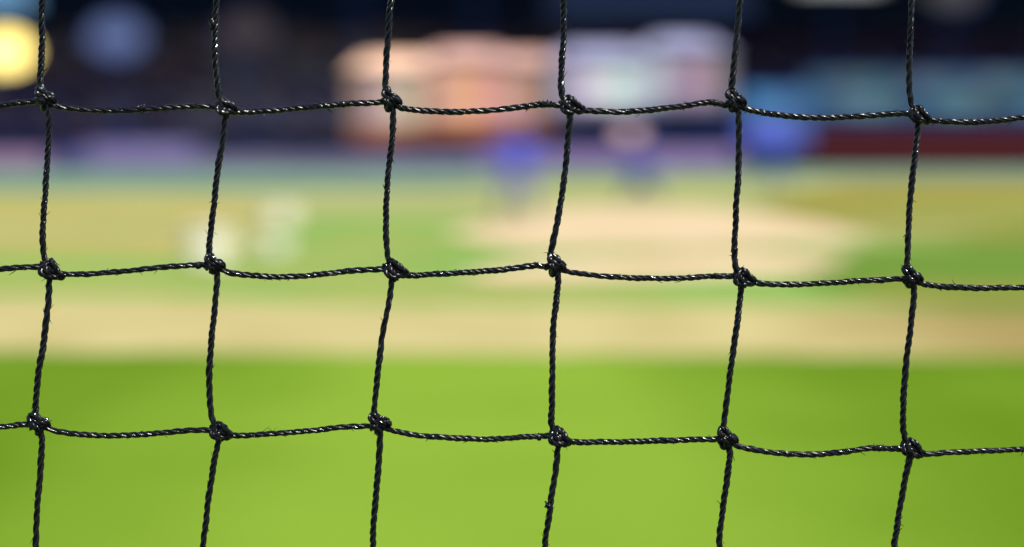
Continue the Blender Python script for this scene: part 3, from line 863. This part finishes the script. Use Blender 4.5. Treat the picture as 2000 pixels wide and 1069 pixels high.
HT = {  # horizontal cords
 (-1,0): [(0,206),(40,201),(70,197)], (0,0): [(108,207),(150,213),(220,216),(300,213),(370,208),(420,209)], (1,0): [(462,218),(520,217),(600,210),(680,203),(742,200)],
 (2,0): [(784,211),(830,217),(880,219),(940,217),(1000,212),(1055,205),(1090,206)], (3,0): [(1136,215),(1200,219),(1270,215),(1340,207),(1390,200),(1418,206)],
 (4,0): [(1455,212),(1500,222),(1560,229),(1620,231),(1700,226),(1772,222)], (5,0): [(1815,234),(1860,239),(1930,238),(2000,230)],
 (-1,1): [(0,526),(40,522),(80,522)], (0,1): [(118,535),(180,535),(250,529),(330,521),(398,517)], (1,1): [(440,530),(490,538),(550,541),(620,537),(690,529),(750,526)],
 (2,1): [(790,537),(850,536),(930,531),(1000,525),(1045,519),(1068,522)], (3,1): [(1106,530),(1160,538),(1230,543),(1320,544),(1390,540),(1430,540)],
 (4,1): [(1470,551),(1530,556),(1600,554),(1680,549),(1760,545)], (5,1): [(1800,554),(1850,561),(1920,563),(2000,562)],
 (-1,2): [(0,834),(40,830),(60,830)], (0,2): [(98,839),(150,848),(220,851),(300,847),(370,841),(412,841)], (1,2): [(450,850),(520,848),(600,842),(680,834),(722,832)],
 (2,2): [(760,839),(810,850),(870,855),(950,858),(1020,854),(1072,852)], (3,2): [(1112,862),(1180,864),(1260,862),(1340,859),(1402,858)],
 (4,2): [(1440,871),(1500,883),(1570,888),(1640,884),(1700,876),(1760,877)], (5,2): [(1800,886),(1860,884),(1930,881),(2000,878)],
}
I0, I1, J0, J1 = -2, 7, -2, 4      # fully detailed part of the net
def wav(a, b_, vert, r):
    a, b_ = np.array(a, float), np.array(b_, float)
    s = 8 * r.uniform(.4, 1.2)
    m = []
    for t in (.12, .35, .6, .85):
        p = a + (b_ - a) * t
        if vert: p[0] += s * math.sin(t * 6.28) * r.choice((-1, -1, 1))
        else: p[1] += s * 1.3 * math.sin(t * 3.14)
        m.append(tuple(p))
    return m
def cord_path(i, j, vert):
    a = node(i, j); b_ = node(i, j + 1) if vert else node(i + 1, j)
    r = random.Random(i * 71 + j * 37 + vert)
    tb = VT if vert else HT
    def ins(nk, end):       # where this cord meets the knot
        return nk
    if (i, j) in tb:
        w = list(tb[(i, j)])
        P = []
        P = [a] + w + [b_]
        if (vert and j == -1) : P = [a, ((a[0] + w[0][0]) / 2 + 3, (a[1] + w[0][1]) / 2)] + w + [b_]
    else:
        P = [a] + wav(a, b_, vert, r) + [b_]
    out = []
    n = len(P)
    for k, p in enumerate(P):
        z = 1.4 * math.sin(k * 1.7 + i * 2.1 + j)
        if vert: z += 1.0
        out.append(px(p, z))
    # end a bit inside the knots
    A = np.array(out)
    A[0] = A[0] * .6 + A[1] * .4
    A[-1] = A[-1] * .6 + A[-2] * .4
    return A

def obj_from(name, data, parent):
    V, F, U = data
    me = np_mesh(name, V * S, F, U)
    return link(name, me, TW, parent)

for j in range(J0, J1 + 1):
    for i in range(I0, I1 + 1):
        hi = (0 <= i <= 5 and -1 <= j <= 2)
        if j < J1:
            obj_from('cord', twine([cord_path(i, j, True)], rs=3.5 * random.uniform(.96, 1.03), tight=.74, pitch=random.uniform(46, 62)), net)
        if i < I1:
            obj_from('cord', twine([cord_path(i, j, False)], rs=3.45 * random.uniform(.96, 1.04), tight=.68, pitch=random.uniform(46, 62)), net)

# knots: netting sheet bends, alternating in hand from mesh to mesh
def knot_paths(kind, r):
    jt = lambda p, s=1.7: tuple(c + r.uniform(-s, s) for c in p)
    if kind == 'A':
        bight = [(-13, 12, 0), (-15, 2, 4), (-12, -8, 8), (-2, -13, 9), (8, -12, 8), (16, -13, 5), (22, -11, 0), (20, -6, -6), (8, -4, -9)]
        wrap = [(-14, 0, -6), (-8, 8, -7), (-4, 15, -2), (2, 16, 4), (8, 10, 9), (14, 3, 10), (20, -4, 8), (24, -8, 3), (22, -12, -4), (10, -10, -8), (-2, -4, -9)]
        body = [(-4, 14, 2), (-6, 4, 8), (-2, -6, 10), (2, -14, 5), (1, -19, 0)]
        core = [(-9, 8, -3), (-5, -2, 2), (4, 4, 3), (12, -6, 2), (4, -9, -2)]
        return [[jt(p) for p in q] for q in (bight, wrap, body, core)]
    bight = [(-6, 20, -3), (-13, 16, 2), (-12, 9, 7), (-4, 5, 9), (4, 3, 9), (12, 1, 8), (18, -2, 3), (17, -7, -3), (6, -8, -8)]
    wrap = [(-14, -8, -4), (-13, -3, 4), (-8, -1, 8), (-2, -6, 10), (0, -13, 7), (-3, -18, 0), (-6, -12, -7), (0, 0, -9)]
    top = [(-10, 12, -4), (-12, 19, 0), (-6, 19, 5), (0, 13, 8), (6, 8, 7), (12, 5, 4), (18, 1, -2)]
    core = [(-9, -9, 1), (-3, -3, 3), (2, -12, 3), (7, -2, 2), (13, -3, -2)]
    return [[jt(p) for p in q] for q in (bight, wrap, top, core)]
for j in range(J0, J1 + 1):
    for i in range(I0, I1 + 1):
        r = random.Random(i * 17 + j * 311 + 5)
        c = px(node(i, j))
        kind = 'A' if (i + j) % 2 else 'B'
        ra, k_ = r.uniform(-.16, .16), r.uniform(.88, 1.06)
        ca, sa = math.cos(ra) * k_, math.sin(ra) * k_
        ps = [[(p[0] * ca - p[1] * sa + c[0], p[0] * sa + p[1] * ca + c[1], p[2]) for p in q] for q in knot_paths(kind, r)]
        d1 = twine(ps, rs=3.55, pitch=40, step=2.2, tight=.7, wob=.8, fuzz=.09)
        lump = [(c[0] - 9 * ca, c[1] + 4, 0), (c[0] - 3, c[1] - 1, 1), (c[0] + 5, c[1] - 3, 1), (c[0] + 13 * ca, c[1] - 4, 0)]
        d2 = twine([lump], rs=8.2, pitch=40, step=2.0, wob=1.2, strands=1, sides=12, fuzz=0)
        obj_from('knot', (np.vstack([d1[0], d2[0]]), np.vstack([d1[1], d2[1] + len(d1[0])]), np.vstack([d1[2], d2[2]])), net)

# frayed spots where fibres stand out of the cord
def fray(x, y, dirx, diry, n, size):
    b = MB(); r = random.Random(int(x * 3 + y))
    c = Vector(px((x, y), 3)) + Vector((dirx, -diry, 0)) * 1.2
    along = Vector((abs(diry), abs(dirx), 0))
    out = Vector((dirx, -diry, 0))
    # a thickened, roughened stretch of cord
    m = 7
    b.tube([(c - out * 3 + along * size * (k / (m - 1) * 2 - 1) + Vector((r.uniform(-.6, .6), r.uniform(-.6, .6), 1))) * S for k in range(m)],
           [(1.5 + 5.2 * math.sin(math.pi * (k + .5) / m) + r.uniform(-.7, .7)) * S for k in range(m)], 8)
    for k in range(n):
        o_ = along * r.uniform(-1, 1) * size + Vector((0, 0, r.uniform(-2, 4)))
        d = (out + along * r.uniform(-.8, .8) + Vector((0, 0, r.uniform(-.4, .4)))).normalized()
        L = r.uniform(4, 8.5)
        p0 = c + o_ - out * 4
        b.tube([p0 * S, (p0 + d * (3 + L * .5)) * S, (p0 + d * (3 + L * .9) + Vector((r.uniform(-2, 2), r.uniform(-2, 2), 0))) * S], [2.6 * S, 2.2 * S, .6 * S], 6)
    b.build('frayed_fibre', TW, net, True)
for f in ((415, 48, -1, 0, 9, 10), (277, 211, 0, -1, 5, 6), (1068, 203, 0, -1, 10, 13), (1047, 517, 0, -1, 4, 3), (1069, 986, -1, 0, 4, 3),
          (1432, 488, -1, 0, 5, 6), (1396, 201, 0, -1, 6, 8), (1716, 874, 0, -1, 9, 13), (671, 203, 0, -1, 5, 9), (1052, 853, 0, -1, 5, 6), (388, 518, 0, -1, 3, 6), (1398, 538, 0, -1, 3, 5)):
    fray(*f)

# rest of the net, out of the picture on every side: down to the ground and up to its border rope
far = MB()
IA, IB, JA, JB = -24, 30, -18, 33
for j in range(JA, JB):
    for i in range(IA, IB):
        a = node(i, j)
        for vert in (0, 1):
            b_ = node(i, j + 1) if vert else node(i + 1, j)
            lim_i = I1 if vert else I1 - 1
            lim_j = J1 - 1 if vert else J1
            if I0 <= i <= lim_i and J0 <= j <= lim_j: continue
            m = ((a[0] + b_[0]) / 2 + (4 if vert else 0), (a[1] + b_[1]) / 2 + (0 if vert else 6))
            far.tube([Vector(px(a)) * S, Vector(px(m)) * S, Vector(px(b_)) * S], 6 * S, 5, cap=False)
        if not (I0 <= i <= I1 and J0 <= j <= J1):
            c = Vector(px(a)); r_ = 15
            far.add([(c + Vector(o) * r_) * S for o in ((1, -.3, 0), (-1, .3, 0), (0, 1, 0), (0, -1, 0), (0, 0, .7), (0, 0, -.7))],
                    [(0, 2, 4), (2, 1, 4), (1, 3, 4), (3, 0, 4), (2, 0, 5), (1, 2, 5), (3, 1, 5), (0, 3, 5)])
tag(far.build('netting', TW, net, True), kind='stuff')
rp = MB()
for P in ([node(IA, JA), node((IA + IB) // 2, JA), node(IB, JA)], [node(IA, JA), node(IA, 0), node(IA, JB)], [node(IB, JA), node(IB, 0), node(IB, JB)]):
    rp.tube([Vector(px(p)) * S for p in P], .005, 8)
rp.build('border_rope', TW, net, True)
